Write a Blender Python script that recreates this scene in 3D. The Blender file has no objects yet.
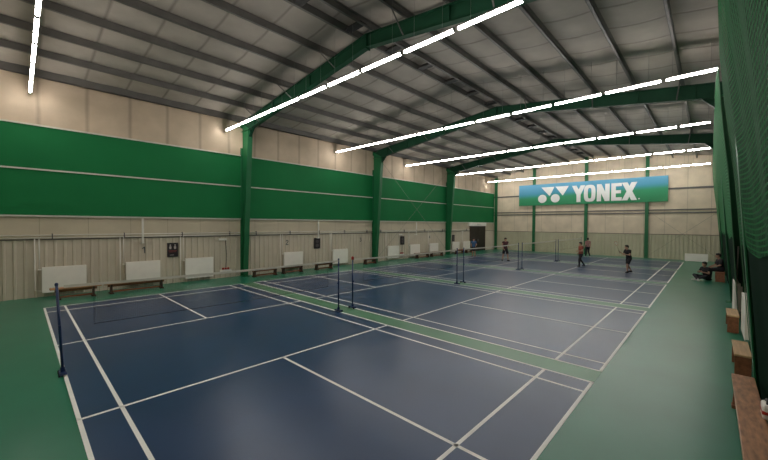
import bpy, bmesh, math, random
from mathutils import Vector, Matrix, Euler
random.seed(4)
PI = math.pi
scn = bpy.context.scene
COL = scn.collection

# ------------------------------------------------------------------ dimensions (metres)
# x runs down the hall (away from the camera), y across it (+y = wall with the radiators), z up
WX0, WX1, WY = -2.3, 34.9, 9.0
PITCH, CW, HL = 6.66, 6.1, 6.7           # badminton court pitch, width and half length
FRAMES = [7.22, 16.44, 25.57]
SL = 0.122
def roof_z(y): return 8.92 - SL * abs(y)  # underside of the roof lining
P_TOP, P_MID, P_BOT = 5.98, 4.455, 2.84  # green wall panels

# ------------------------------------------------------------------ materials
def newmat(name):
    m = bpy.data.materials.new(name); m.use_nodes = True
    nt = m.node_tree
    return m, nt, nt.nodes['Principled BSDF']
def N(nt, typ, **kw):
    n = nt.nodes.new(typ)
    for k, v in kw.items():
        if k.startswith('_'): setattr(n, k[1:], v)
        else: n.inputs[k.replace('__', ' ')].default_value = v
    return n
def L(nt, a, b): nt.links.new(a, b)
def mat(name, col, rough=0.6, metal=0.0, var=0.0, scale=4.0, bump=0.0, bscale=60.0, spec=0.5, stretch=(1, 1, 1)):
    m, nt, b = newmat(name)
    b.inputs['Roughness'].default_value = rough
    b.inputs['Metallic'].default_value = metal
    b.inputs['Specular IOR Level'].default_value = spec
    b.inputs['Base Color'].default_value = (*col, 1)
    tc = N(nt, 'ShaderNodeTexCoord')
    mp = N(nt, 'ShaderNodeMapping'); mp.inputs['Scale'].default_value = stretch
    L(nt, tc.outputs['Object'], mp.inputs['Vector'])
    if var > 0:
        no = N(nt, 'ShaderNodeTexNoise', Scale=scale, Detail=5.0)
        L(nt, mp.outputs['Vector'], no.inputs['Vector'])
        cr = N(nt, 'ShaderNodeValToRGB')
        cr.color_ramp.elements[0].position = 0.3; cr.color_ramp.elements[1].position = 0.7
        cr.color_ramp.elements[0].color = (*[max(0, c * (1 - var)) for c in col], 1)
        cr.color_ramp.elements[1].color = (*[min(1, c * (1 + var)) for c in col], 1)
        L(nt, no.outputs['Fac'], cr.inputs['Fac']); L(nt, cr.outputs['Color'], b.inputs['Base Color'])
    if bump > 0:
        n2 = N(nt, 'ShaderNodeTexNoise', Scale=bscale, Detail=3.0)
        L(nt, mp.outputs['Vector'], n2.inputs['Vector'])
        bp = N(nt, 'ShaderNodeBump', Strength=bump, Distance=0.02)
        L(nt, n2.outputs['Fac'], bp.inputs['Height']); L(nt, bp.outputs['Normal'], b.inputs['Normal'])
    return m
def emit(name, col, s):
    m, nt, b = newmat(name)
    b.inputs['Base Color'].default_value = (*col, 1)
    b.inputs['Emission Color'].default_value = (*col, 1)
    b.inputs['Emission Strength'].default_value = s
    return m
def seam_mat(name, col, axis, period, width, dark, rough=0.8, var=0.1, soft=0.6):
    """lining with darker seams every PERIOD metres along AXIS and soft mottling"""
    m, nt, b = newmat(name)
    b.inputs['Roughness'].default_value = rough
    tc = N(nt, 'ShaderNodeTexCoord'); sp = N(nt, 'ShaderNodeSeparateXYZ')
    L(nt, tc.outputs['Object'], sp.inputs['Vector'])
    no = N(nt, 'ShaderNodeTexNoise', Scale=1.3, Detail=4.0)
    L(nt, tc.outputs['Object'], no.inputs['Vector'])
    md = N(nt, 'ShaderNodeMath', _operation='PINGPONG'); md.inputs[1].default_value = period / 2
    L(nt, sp.outputs[axis], md.inputs[0])
    mr = N(nt, 'ShaderNodeMapRange'); mr.inputs['From Min'].default_value = 0.0; mr.inputs['From Max'].default_value = width
    mr.inputs['To Min'].default_value = dark; mr.inputs['To Max'].default_value = 1.0
    L(nt, md.outputs[0], mr.inputs['Value'])
    m2 = N(nt, 'ShaderNodeMapRange'); m2.inputs['From Min'].default_value = 0.3; m2.inputs['From Max'].default_value = 0.7
    m2.inputs['To Min'].default_value = 1 - var; m2.inputs['To Max'].default_value = 1 + var
    L(nt, no.outputs['Fac'], m2.inputs['Value'])
    mu = N(nt, 'ShaderNodeMath', _operation='MULTIPLY'); L(nt, mr.outputs[0], mu.inputs[0]); L(nt, m2.outputs[0], mu.inputs[1])
    vm = N(nt, 'ShaderNodeVectorMath', _operation='SCALE'); vm.inputs[0].default_value = col
    L(nt, mu.outputs[0], vm.inputs['Scale']); L(nt, vm.outputs[0], b.inputs['Base Color'])
    bp = N(nt, 'ShaderNodeBump', Strength=0.5, Distance=0.05)
    L(nt, mr.outputs[0], bp.inputs['Height']); L(nt, bp.outputs['Normal'], b.inputs['Normal'])
    return m
def net_mat(name, col, cell, thread, base_alpha, ax=('X', 'Z'), wav=0.0):
    """open netting: threads on a square grid of CELL metres, air between"""
    m, nt, b = newmat(name)
    b.inputs['Base Color'].default_value = (*col, 1); b.inputs['Roughness'].default_value = 0.8
    tc = N(nt, 'ShaderNodeTexCoord'); sp = N(nt, 'ShaderNodeSeparateXYZ'); L(nt, tc.outputs['Object'], sp.inputs['Vector'])
    outs = []
    for a in ax:
        src = sp.outputs[a]
        if wav and a == 'Z':
            si = N(nt, 'ShaderNodeMath', _operation='MULTIPLY'); si.inputs[1].default_value = 5.5; L(nt, sp.outputs['X'], si.inputs[0])
            sn = N(nt, 'ShaderNodeMath', _operation='SINE'); L(nt, si.outputs[0], sn.inputs[0])
            sc_ = N(nt, 'ShaderNodeMath', _operation='MULTIPLY'); sc_.inputs[1].default_value = wav; L(nt, sn.outputs[0], sc_.inputs[0])
            ad = N(nt, 'ShaderNodeMath', _operation='ADD'); L(nt, src, ad.inputs[0]); L(nt, sc_.outputs[0], ad.inputs[1]); src = ad.outputs[0]
        pp = N(nt, 'ShaderNodeMath', _operation='PINGPONG'); pp.inputs[1].default_value = cell / 2; L(nt, src, pp.inputs[0])
        lt = N(nt, 'ShaderNodeMath', _operation='LESS_THAN'); lt.inputs[1].default_value = thread / 2; L(nt, pp.outputs[0], lt.inputs[0])
        outs.append(lt.outputs[0])
    mx = N(nt, 'ShaderNodeMath', _operation='MAXIMUM'); L(nt, outs[0], mx.inputs[0]); L(nt, outs[1], mx.inputs[1])
    m3 = N(nt, 'ShaderNodeMath', _operation='MAXIMUM'); L(nt, mx.outputs[0], m3.inputs[0]); m3.inputs[1].default_value = base_alpha
    L(nt, m3.outputs[0], b.inputs['Alpha'])
    return m

M = {}
M['green_floor'] = mat('green_vinyl', (0.018, 0.185, 0.108), 0.31, var=0.10, scale=0.8, bump=0.015, bscale=250, spec=0.6)
M['blue_mat'] = mat('blue_vinyl', (0.011, 0.046, 0.125), 0.31, var=0.12, scale=0.7, bump=0.015, bscale=250, spec=0.6)
M['green_strip'] = mat('green_vinyl_strip', (0.085, 0.235, 0.128), 0.36, var=0.08, scale=1.0)
M['line'] = mat('white_line', (0.92, 0.91, 0.87), 0.5, var=0.04, scale=3)
M['cladding'] = mat('cream_cladding', (0.60, 0.53, 0.42), 0.55, var=0.05, scale=1.5)
M['cladding_far_bounce'] = mat('cream_cladding_green_bounce', (0.48, 0.455, 0.32), 0.6, var=0.05, scale=1.5)  # cream cladding with the green reflected onto it tinted into the colour
M['wall'] = mat('cream_wall', (0.50, 0.44, 0.34), 0.7, var=0.06, scale=1.2)
M['lining'] = seam_mat('cream_lining', (0.55, 0.44, 0.32), 'X', 1.31, 0.09, 0.70, var=0.10)
M['lining_low'] = seam_mat('cream_lining_low', (0.56, 0.49, 0.36), 'X', 1.31, 0.02, 0.75, var=0.06)
M['lining_far'] = seam_mat('cream_lining_far', (0.66, 0.56, 0.42), 'Y', 1.35, 0.03, 0.7, var=0.10)
M['roof'] = seam_mat('roof_lining', (0.40, 0.355, 0.305), 'X', 1.22, 0.06, 0.62, var=0.10)
M['purlin'] = mat('dark_steel', (0.135, 0.127, 0.118), 0.5, metal=0.2, var=0.15, scale=2)
M['plate'] = mat('dark_plate', (0.03, 0.028, 0.027), 0.7, var=0.1)
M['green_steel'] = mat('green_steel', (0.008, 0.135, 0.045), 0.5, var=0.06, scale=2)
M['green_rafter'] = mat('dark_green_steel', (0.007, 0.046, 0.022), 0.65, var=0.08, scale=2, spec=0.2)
M['green_cloth'] = mat('green_panel_cloth', (0.008, 0.165, 0.048), 0.75, var=0.05, scale=0.9, bump=0.05, bscale=3, spec=0.25)
M['rail'] = mat('cream_rail', (0.60, 0.60, 0.52), 0.5, var=0.04)
M['white'] = mat('white_enamel', (0.90, 0.86, 0.78), 0.4, var=0.03)
M['offwhite'] = mat('white_plastic', (0.76, 0.73, 0.66), 0.5, var=0.04)
M['wood'] = mat('bench_wood', (0.50, 0.25, 0.11), 0.45, var=0.30, scale=3, stretch=(1, 9, 9), bump=0.04, bscale=30)
M['wood_worn'] = mat('worn_bench_wood', (0.36, 0.175, 0.080), 0.42, var=0.4, scale=6, stretch=(1, 4, 4), bump=0.05, bscale=30)
M['wood_red'] = mat('red_brown_wood', (0.25, 0.095, 0.042), 0.5, var=0.25, scale=3, stretch=(1, 6, 6))
M['wood_dark'] = mat('dark_bench_leg', (0.06, 0.03, 0.018), 0.6, var=0.2, scale=5)
M['wood_pale'] = mat('pale_bench_wood', (0.52, 0.34, 0.17), 0.45, var=0.2, scale=3, stretch=(1, 9, 9))
M['navy'] = mat('navy_steel', (0.012, 0.030, 0.105), 0.35, var=0.08)
M['black'] = mat('black_plastic', (0.012, 0.012, 0.013), 0.5, var=0.1)
M['rubber'] = mat('black_rubber', (0.02, 0.02, 0.022), 0.8, var=0.1)
M['red'] = mat('red_plastic', (0.42, 0.03, 0.02), 0.45, var=0.05)
M['board'] = mat('dark_board', (0.022, 0.018, 0.020), 0.35, var=0.1)
M['board_mark'] = mat('board_print', (0.55, 0.50, 0.46), 0.5, var=0.05)
M['board_red'] = mat('board_print_red', (0.25, 0.05, 0.05), 0.5, var=0.05)
M['digit'] = mat('dark_digit', (0.09, 0.11, 0.11), 0.5, var=0.05)
M['door'] = mat('dark_door', (0.030, 0.024, 0.018), 0.45, var=0.15, scale=3)
M['cable'] = mat('thin_cable', (0.20, 0.21, 0.17), 0.5, var=0.05)
M['tube'] = emit('lit_tube', (1.0, 0.95, 0.90), 46.0)
M['housing'] = mat('lamp_housing', (0.22, 0.22, 0.21), 0.5, var=0.03)
M['net'] = net_mat('brown_netting', (0.05, 0.04, 0.035), 0.03, 0.0011, 0.015)
M['tape'] = mat('white_tape', (0.68, 0.64, 0.56), 0.7, var=0.04)
def curtain_mat(name, light, dark, alpha, pz, px):
    m, nt, b = newmat(name); b.inputs['Roughness'].default_value = 0.85; b.inputs['Specular IOR Level'].default_value = 0.1
    tc = N(nt, 'ShaderNodeTexCoord'); sp = N(nt, 'ShaderNodeSeparateXYZ'); L(nt, tc.outputs['Object'], sp.inputs['Vector'])
    def math_(op, a, v):
        q = N(nt, 'ShaderNodeMath', _operation=op)
        for k, z in ((0, a), (1, v)):
            if isinstance(z, (int, float)): q.inputs[k].default_value = z
            elif z is not None: L(nt, z, q.inputs[k])
        return q.outputs[0]
    X, Z = sp.outputs['X'], sp.outputs['Z']
    wob = math_('MULTIPLY', math_('SINE', math_('MULTIPLY', X, 1.3), None), .07)
    rows = math_('PINGPONG', math_('ADD', Z, wob), pz / 2)
    cols = math_('PINGPONG', math_('ADD', X, math_('MULTIPLY', Z, .35)), px / 2)
    a1 = math_('LESS_THAN', rows, pz * .16); a2 = math_('LESS_THAN', cols, px * .12)
    thr = math_('MAXIMUM', a1, math_('MULTIPLY', a2, .5))
    mx = N(nt, 'ShaderNodeMix', _data_type='RGBA'); L(nt, thr, mx.inputs['Factor']); mx.inputs['A'].default_value = (*dark, 1); mx.inputs['B'].default_value = (*light, 1)
    L(nt, mx.outputs['Result'], b.inputs['Base Color'])
    L(nt, math_('ADD', math_('MULTIPLY', thr, 1 - alpha), alpha), b.inputs['Alpha'])
    return m
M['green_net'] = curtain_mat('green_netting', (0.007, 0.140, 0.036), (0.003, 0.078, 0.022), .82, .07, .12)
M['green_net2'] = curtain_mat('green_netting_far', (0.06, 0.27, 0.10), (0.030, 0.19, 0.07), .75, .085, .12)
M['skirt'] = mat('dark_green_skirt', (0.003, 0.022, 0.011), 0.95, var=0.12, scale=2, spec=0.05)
M['hem'] = mat('net_hem', (0.10, 0.24, 0.12), 0.7, var=0.05)
M['skin'] = mat('skin', (0.46, 0.26, 0.18), 0.5, var=0.05, scale=8)
M['hair'] = mat('dark_hair', (0.014, 0.010, 0.008), 0.55, var=0.2, scale=30)
M['shirt_black'] = mat('black_shirt', (0.014, 0.013, 0.016), 0.85, var=0.2, scale=12)
M['shirt_orange'] = mat('rust_shirt', (0.30, 0.075, 0.05), 0.85, var=0.15, scale=12)
M['shirt_pink'] = mat('dusty_pink_shirt', (0.36, 0.19, 0.17), 0.85, var=0.1, scale=12)
M['shirt_blue'] = mat('blue_shirt', (0.05, 0.12, 0.24), 0.85, var=0.1, scale=12)
M['shirt_maroon'] = mat('dark_maroon_vest', (0.07, 0.022, 0.026), 0.85, var=0.2, scale=12)
M['cloth_dark'] = mat('dark_trousers', (0.018, 0.017, 0.022), 0.9, var=0.2, scale=12)
M['cloth_grey'] = mat('grey_shorts', (0.10, 0.09, 0.09), 0.9, var=0.2, scale=12)
M['shoe_dark'] = mat('dark_shoe', (0.02, 0.02, 0.025), 0.6, var=0.1)
M['shoe_light'] = mat('pale_shoe', (0.60, 0.58, 0.56), 0.6, var=0.05)
M['shoe_red'] = mat('red_shoe', (0.36, 0.10, 0.06), 0.6, var=0.05)
M['lips'] = mat('lips', (0.33, 0.12, 0.10), 0.5, var=0.03)
M['string'] = mat('racket_string', (0.6, 0.6, 0.58), 0.5, var=0.03)

# banner print: sky blue over green, soft slanting edge, slightly sheer cloth
def banner_mat():
    m, nt, b = newmat('banner_print'); b.inputs['Roughness'].default_value = 0.6
    tc = N(nt, 'ShaderNodeTexCoord'); sp = N(nt, 'ShaderNodeSeparateXYZ'); L(nt, tc.outputs['Object'], sp.inputs['Vector'])
    a = N(nt, 'ShaderNodeMath', _operation='MULTIPLY'); a.inputs[1].default_value = 0.035; L(nt, sp.outputs['Y'], a.inputs[0])
    c = N(nt, 'ShaderNodeMath', _operation='ADD'); L(nt, sp.outputs['Z'], c.inputs[0]); L(nt, a.outputs[0], c.inputs[1])
    mr = N(nt, 'ShaderNodeMapRange'); mr.inputs['From Min'].default_value = -1.03; mr.inputs['From Max'].default_value = 1.03
    L(nt, c.outputs[0], mr.inputs['Value'])
    cr = N(nt, 'ShaderNodeValToRGB'); e = cr.color_ramp.elements
    e[0].position = 0.0; e[0].color = (0.020, 0.26, 0.10, 1)
    e[1].position = 1.0; e[1].color = (0.10, 0.36, 0.56, 1)
    for p, col in ((0.42, (0.022, 0.29, 0.13, 1)), (0.52, (0.035, 0.30, 0.30, 1)), (0.64, (0.06, 0.31, 0.47, 1))):
        x = e.new(p); x.color = col
    L(nt, mr.outputs[0], cr.inputs['Fac']); L(nt, cr.outputs['Color'], b.inputs['Base Color'])
    b.inputs['Alpha'].default_value = 0.90
    return m
M['banner'] = banner_mat()
M['letter'] = mat('banner_white', (0.72, 0.75, 0.73), 0.6, var=0.03)

# ------------------------------------------------------------------ mesh building
class MB:
    def __init__(s): s.v = []; s.f = []; s.smooth = False
    def add(s, vs, fs):
        o = len(s.v); s.v += [tuple(v) for v in vs]; s.f += [tuple(i + o for i in f) for f in fs]; return s
    def box(s, x0, x1, y0, y1, z0, z1):
        v = [(x0, y0, z0), (x1, y0, z0), (x1, y1, z0), (x0, y1, z0), (x0, y0, z1), (x1, y0, z1), (x1, y1, z1), (x0, y1, z1)]
        return s.add(v, [(0, 3, 2, 1), (4, 5, 6, 7), (0, 1, 5, 4), (1, 2, 6, 5), (2, 3, 7, 6), (3, 0, 4, 7)])
    def cbox(s, x0, x1, y0, y1, z0, z1, c=0.01):
        """box with chamfered edges"""
        bm = bmesh.new(); bmesh.ops.create_cube(bm, size=1.0)
        for v in bm.verts:
            v.co = ((x0 + x1) / 2 + v.co.x * (x1 - x0), (y0 + y1) / 2 + v.co.y * (y1 - y0), (z0 + z1) / 2 + v.co.z * (z1 - z0))
        bmesh.ops.bevel(bm, geom=list(bm.edges), offset=c, segments=2, affect='EDGES', profile=0.5)
        bm.verts.index_update()
        s.add([v.co.copy() for v in bm.verts], [[v.index for v in f.verts] for f in bm.faces]); bm.free(); return s
    def tube(s, pts, r, n=8, caps=True):
        pts = [Vector(p) for p in pts]; rr = r if isinstance(r, (list, tuple)) else [r] * len(pts)
        rings = []; up = None
        for i, p in enumerate(pts):
            t = (pts[min(i + 1, len(pts) - 1)] - pts[max(i - 1, 0)]).normalized()
            if up is None: up = Vector((0, 0, 1)) if abs(t.z) < 0.9 else Vector((1, 0, 0))
            a = t.cross(up).normalized(); b = t.cross(a).normalized(); up = a.cross(t) if False else up
            rings.append([p + (a * math.cos(2 * PI * k / n) + b * math.sin(2 * PI * k / n)) * rr[i] for k in range(n)])
        o = [v for R in rings for v in R]; f = []
        for i in range(len(pts) - 1):
            for k in range(n):
                f.append((i * n + k, i * n + (k + 1) % n, (i + 1) * n + (k + 1) % n, (i + 1) * n + k))
        if caps: f += [tuple(range(n - 1, -1, -1)), tuple((len(pts) - 1) * n + k for k in range(n))]
        return s.add(o, f)
    def capsule(s, a, b, ra, rb, n=12, m=4):
        a, b = Vector(a), Vector(b); d = b - a
        if d.length < 1e-6: d = Vector((0, 0, 1e-4))
        t = d.normalized()
        prof = [(-ra * math.cos(k * PI / 2 / m), ra * math.sin(k * PI / 2 / m), 0) for k in range(m)] + [(0, ra, 0), (0, rb, 1)] + \
               [(rb * math.sin(k * PI / 2 / m), rb * math.cos(k * PI / 2 / m), 1) for k in range(1, m + 1)]
        pts = [(a if e == 0 else b) + t * q for q, r, e in prof]
        return s.tube(pts, [max(r, 1e-4) for q, r, e in prof], n)
    def ellipsoid(s, c, r, n=16, m=10):
        c = Vector(c); vs = []; f = []
        for i in range(m + 1):
            th = PI * i / m
            for k in range(n):
                ph = 2 * PI * k / n
                vs.append(c + Vector((r[0] * math.sin(th) * math.cos(ph), r[1] * math.sin(th) * math.sin(ph), r[2] * math.cos(th))))
        for i in range(m):
            for k in range(n):
                f.append((i * n + k, (i + 1) * n + k, (i + 1) * n + (k + 1) % n, i * n + (k + 1) % n))
        return s.add(vs, f)
    def prism(s, poly, axis, a, b):
        """polygon extruded along an axis; poly holds the two other coordinates in x, y, z order"""
        def P(p, w): q = list(p); q.insert(axis, w); return tuple(q)
        n = len(poly); vs = [P(p, a) for p in poly] + [P(p, b) for p in poly]
        return s.add(vs, [tuple(range(n - 1, -1, -1)), tuple(range(n, 2 * n))] + [(i, (i + 1) % n, n + (i + 1) % n, n + i) for i in range(n)])
    def mesh(s, name, m):
        me = bpy.data.meshes.new(name); me.from_pydata(s.v, [], s.f); me.validate()
        bm = bmesh.new(); bm.from_mesh(me); bmesh.ops.recalc_face_normals(bm, faces=bm.faces); bm.to_mesh(me); bm.free()
        if s.smooth:
            for p in me.polygons: p.use_smooth = True
        me.materials.append(M[m] if isinstance(m, str) else m); return me
    def build(s, name, m, parent=None, loc=None):
        o = bpy.data.objects.new(name, s.mesh(name, m)); COL.objects.link(o)
        if parent: o.parent = parent
        if loc: o.location = loc
        return o
def sm(mb): mb.smooth = True; return mb
def empty(name, loc=(0, 0, 0), rz=0):
    o = bpy.data.objects.new(name, None); o.empty_display_size = 0.2; COL.objects.link(o); o.location = loc; o.rotation_euler = (0, 0, rz); return o
def tag(o, label, cat, group=None):
    o['label'] = label; o['category'] = cat
    if group: o['group'] = group
    return o
def struct(o, label=None, cat=None):
    o['kind'] = 'structure'
    if label: tag(o, label, cat)
    return o
def dup(root, loc=None, rz=None):
    r = root.copy(); COL.objects.link(r)
    if loc is not None: r.location = loc
    if rz is not None: r.rotation_euler = (0, 0, rz)
    for ch in list(root.children):
        c = ch.copy(); COL.objects.link(c); c.parent = r
        for g in list(ch.children):
            d = g.copy(); COL.objects.link(d); d.parent = c
    return r
ORD = ['first', 'second', 'third', 'fourth', 'fifth', 'sixth', 'seventh', 'eighth', 'ninth', 'tenth', 'eleventh', 'twelfth']

# ------------------------------------------------------------------ floor and courts
struct(MB().box(WX0, WX1, -WY, WY, -0.1, 0).build('floor', 'green_floor'), 'green vinyl hall floor around the blue courts', 'floor')
def court(i):
    x0 = i * PITCH; w = 0.05; z0, z1 = 0.004, 0.0055
    o = MB().box(0, CW, -HL, HL, -0.0005, z0).build('floor_court', 'blue_mat', loc=(x0, 0, 0))
    b = MB()
    def along(x):                                   # line running the length of the court, edge at x
        b.box(x, x + w, -HL, HL, z0 - 0.001, z1)
    for x in (0, 0.46, CW - 0.46 - w, CW - w): along(x)
    for y in (HL - w, 5.94 - w, 1.98, -HL, -5.94, -1.98 - w): b.box(0, CW, y, y + w, z0 - 0.001, z1)
    for s in (-1, 1): b.box(CW / 2 - w / 2, CW / 2 + w / 2, min(s * 1.98, s * HL), max(s * 1.98, s * HL), z0 - 0.001, z1)
    b.build('court_lines', 'line', o)
    nm = ['nearest the camera', 'second from the camera', 'third from the camera, in the middle', 'fourth from the camera', 'farthest from the camera'][i]
    struct(o, 'blue badminton court with white lines, ' + nm, 'court')
for i in range(5): court(i)
for i in range(4):
    x0 = i * PITCH + CW
    o = MB().box(x0, x0 + PITCH - CW, -HL, HL, -0.0005, 0.003).build('floor_strip', 'green_strip')
    struct(o, 'bright green strip between the %s and %s blue courts' % (ORD[i], ORD[i + 1]), 'floor strip')

# ------------------------------------------------------------------ walls
def ribbed(x0, x1, z0, z1, y, sgn, period=0.25, depth=0.035):
    """trapezoid ribbed sheet facing -sgn*y"""
    pts = []; x = x0
    while x < x1 - 1e-6:
        for dx, d in ((0, 0), (period * .62, 0), (period * .72, depth), (period * .9, depth)):
            if x + dx < x1: pts.append((x + dx, y - sgn * d))
        x += period
    pts.append((x1, y)); vs = []; f = []
    for px, py in pts: vs += [(px, py, z0), (px, py, z1)]
    for k in range(len(pts) - 1): f.append((2 * k, 2 * k + 2, 2 * k + 3, 2 * k + 1))
    return MB().add(vs, f)
for side, s in (('left', 1), ('right', -1)):
    w = MB().box(WX0, WX1, min(s * WY, s * (WY + .15)), max(s * WY, s * (WY + .15)), -0.1, 8.2).build('wall_' + side, 'wall')
    struct(w, 'long %s wall of the hall, cream below and above a green band' % ('radiator' if s > 0 else 'netted'), 'wall')
    struct(ribbed(WX0, WX1, 0.0, 2.02, s * (WY - .012), s).build('ribbed_cladding', 'cladding', w))
    struct(MB().box(WX0, WX1, min(s * (WY - .02), s * WY), max(s * (WY - .02), s * WY), 2.02, P_BOT).build('lower_lining', 'lining_low', w))
    # padded insulation panels at the top, bulging a little between their seams
    vs = []; f = []; nx = 170
    for k in range(nx + 1):
        x = WX0 + (WX1 - WX0) * k / nx
        for j, z in enumerate((P_TOP, 6.4, 6.85, 7.3, 7.85)):
            bul = 0.05 * abs(math.sin(PI * x / 1.31)) ** 0.6 * (0.3, 1, 1, 1, .3)[j]
            vs.append((x, s * (WY - .01 - bul), z))
    for k in range(nx):
        for j in range(4): f.append((k * 5 + j, (k + 1) * 5 + j, (k + 1) * 5 + j + 1, k * 5 + j + 1))
    struct(sm(MB().add(vs, f)).build('padded_lining', 'lining', w))
# far and near gable walls
def gable(x0, x1):
    return MB().prism([(-WY - .15, -.1), (WY + .15, -.1), (WY + .15, roof_z(WY)), (0, roof_z(0) + .05), (-WY - .15, roof_z(WY))], 0, x0, x1)
fw = gable(WX1, WX1 + .15).build('wall_far', 'lining_far')
struct(fw, 'far end wall of cream panels behind the wide banner', 'wall')
rb = ribbed(-WY, WY, 0, 1.95, 0, 1)
rb.v = [(WX1 - .012 + y, x, z) for x, y, z in rb.v]
struct(rb.build('ribbed_cladding', 'cladding_far_bounce', fw))
struct(gable(WX0 - .15, WX0).build('wall_near', 'wall'), 'near end wall behind the camera', 'wall')
# dark line above the cladding, eave trims
for n, (y, s) in enumerate(((WY, 1), (-WY, -1))):
    b = MB(); b.box(WX0, WX1, min(y, y - s * .05), max(y, y - s * .05), 2.0, 2.035)
    struct(b.build('trim_%d' % (n + 1), 'purlin'), 'dark flashing along the top of the ribbed cladding on the %s wall' % ('radiator' if s > 0 else 'netted'), 'trim')

# green cloth panels between the columns, in three rails
cuts = [WX0] + FRAMES + [WX1]
places = ['nearest bay', 'bay after the first column', 'bay with the crossed cables', 'last bay above the dark door']
for side, s in (('left', 1), ('right', -1)):
    for k in range(4):
        x0, x1 = cuts[k] + (.12 if k else 0), cuts[k + 1] - .12
        root = empty('wall_panel', ((x0 + x1) / 2, s * (WY - .02), P_BOT)); hx = (x1 - x0) / 2
        tag(root, ('green cloth wall panel with cream rails on the radiator wall, ' if s > 0 else 'green cloth wall panel behind the hanging nets, ') + places[k], 'wall panel')
        def pan(z0, z1):
            vs = []; f = []; nx = 40; nz = 6
            for i in range(nx + 1):
                for j in range(nz + 1):
                    u = i / nx; x = -hx + 2 * hx * u; z = z0 + (z1 - z0) * j / nz
                    vs.append((x, -s * (.045 + .012 * math.sin(x * 2.3 + j * .4) * math.sin(PI * j / nz)), z))
            for i in range(nx):
                for j in range(nz): f.append((i * (nz + 1) + j, (i + 1) * (nz + 1) + j, (i + 1) * (nz + 1) + j + 1, i * (nz + 1) + j + 1))
            return sm(MB().add(vs, f))
        pan(0, P_MID - P_BOT).build('lower_cloth', 'green_cloth', root)
        pan(P_MID - P_BOT, P_TOP - P_BOT).build('upper_cloth', 'green_cloth', root)
        for z, h in ((0, .055), (P_MID - P_BOT, .05), (P_TOP - P_BOT, .055)):
            MB().box(-hx, hx, min(-s * .0, -s * .085), max(-s * .0, -s * .085), z - h / 2, z + h / 2).build('rail', 'rail', root)

# ------------------------------------------------------------------ roof lining, purlins
PUR = [0.32, 1.68, 3.05, 4.45, 5.82, 7.2]
ribs = [0] + PUR + [9.15]
ys = []
for a, b in zip(ribs[:-1], ribs[1:]):
    for j in range(6): ys.append((a + (b - a) * j / 6, j / 6, b - a))
ys.append((9.15, 0, 1))
rf = MB(); nx = 124
prof = [(-y, t, w) for y, t, w in reversed(ys)] + ys[1:]
for k in range(nx + 1):
    x = WX0 + (WX1 - WX0) * k / nx
    for y, t, w in prof:
        sag = .07 * math.sin(PI * t) * min(1, w) * (.8 + .2 * math.sin(x * 5.15))
        rf.v.append((x, y, roof_z(y) - sag))
np_ = len(prof)
for k in range(nx):
    for j in range(np_ - 1): rf.f.append((k * np_ + j, (k + 1) * np_ + j, (k + 1) * np_ + j + 1, k * np_ + j + 1))
struct(sm(rf).build('ceiling', 'roof'), 'grey quilted roof lining between dark purlins', 'ceiling')
def purlin(y):
    """C-section running down the hall, web upright, two flanges"""
    s = 1 if y > 0 else -1; z = roof_z(y); b = MB()
    b.box(WX0, WX1, -.006, .006, -.235, -.02)
    b.box(WX0, WX1, 0, .075, -.235, -.224); b.box(WX0, WX1, 0, .075, -.03, -.02); b.box(WX0, WX1, .066, .075, -.235, -.212)
    if s < 0: b.v = [(x, -yy, zz) for x, yy, zz in b.v]
    return b.build('roof_purlin', 'purlin', loc=(0, y, z))
names = ['innermost, beside the ridge', 'second from the ridge', 'third from the ridge', 'fourth from the ridge', 'fifth from the ridge', 'sixth from the ridge']
for sd, s in (('radiator', 1), ('netted', -1)):
    for y, nme in zip(PUR, names):
        struct(purlin(s * y), 'dark steel roof purlin on the %s side, %s' % (sd, nme), 'purlin')
    b = MB(); y = 8.62; z = roof_z(y)
    b.box(WX0, WX1, min(s * y, s * (y + .12)), max(s * y, s * (y + .12)), z - .3, z - .28); b.box(WX0, WX1, min(s * y, s * (y + .012)), max(s * y, s * (y + .012)), z - .3, z - .03)
    struct(b.build('eave_beam', 'purlin'), 'dark steel eave beam along the top of the %s wall' % sd, 'beam')
# bridging plates between the two ridge purlins
xs = [-.65 + 1.83 * k for k in range(19)]
for k, x in enumerate(xs):
    if min(abs(x - f) for f in FRAMES) < .25: continue
    b = MB(); z = roof_z(0) - .24
    b.prism([(-.40, z), (.40, z), (.40, z + .012), (.31, z + .03), (-.31, z + .03), (-.40, z + .012)], 0, x - .13, x + .13)
    b.box(x - .006, x + .006, -.31, .31, z, z + .16)
    o = b.build('ridge_bracing_plate', 'plate'); o['kind'] = 'structure'
    tag(o, 'dark steel plate bridging the two ridge purlins, one of an even row', 'bracing plate', 'bracing plates along the roof ridge')

# ------------------------------------------------------------------ portal frames
def ibeam(b, x, o0, o1, i0, i1, fw=.24, tf=.016, tw=.012):
    """tapered I section in the y-z plane: outer edge o0-o1, inner edge i0-i1"""
    b.prism([o0, o1, i1, i0], 0, x - tw / 2, x + tw / 2)
    c = (Vector(o0) + Vector(o1) + Vector(i0) + Vector(i1)) / 4
    for p, q in ((o0, o1), (i0, i1)):
        p, q = Vector(p), Vector(q); d = (q - p).normalized(); n = Vector((-d.y, d.x))
        if n.dot(c - p) < 0: n = -n
        b.prism([tuple(p), tuple(q), tuple(q + n * tf), tuple(p + n * tf)], 0, x - fw / 2, x + fw / 2)
    return b
def top_z(y): return roof_z(y) - .235
def stiff(b, x, p, q, fw=.22, t=.012):
    p, q = Vector(p), Vector(q); d = (q - p).normalized(); n = Vector((-d.y, d.x)) * t / 2
    b.prism([tuple(p + n), tuple(q + n), tuple(q - n), tuple(p - n)], 0, x - fw / 2, x + fw / 2)
YO = 8.96
def bot_z(y): return 8.26 - .137 * abs(y)
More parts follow.
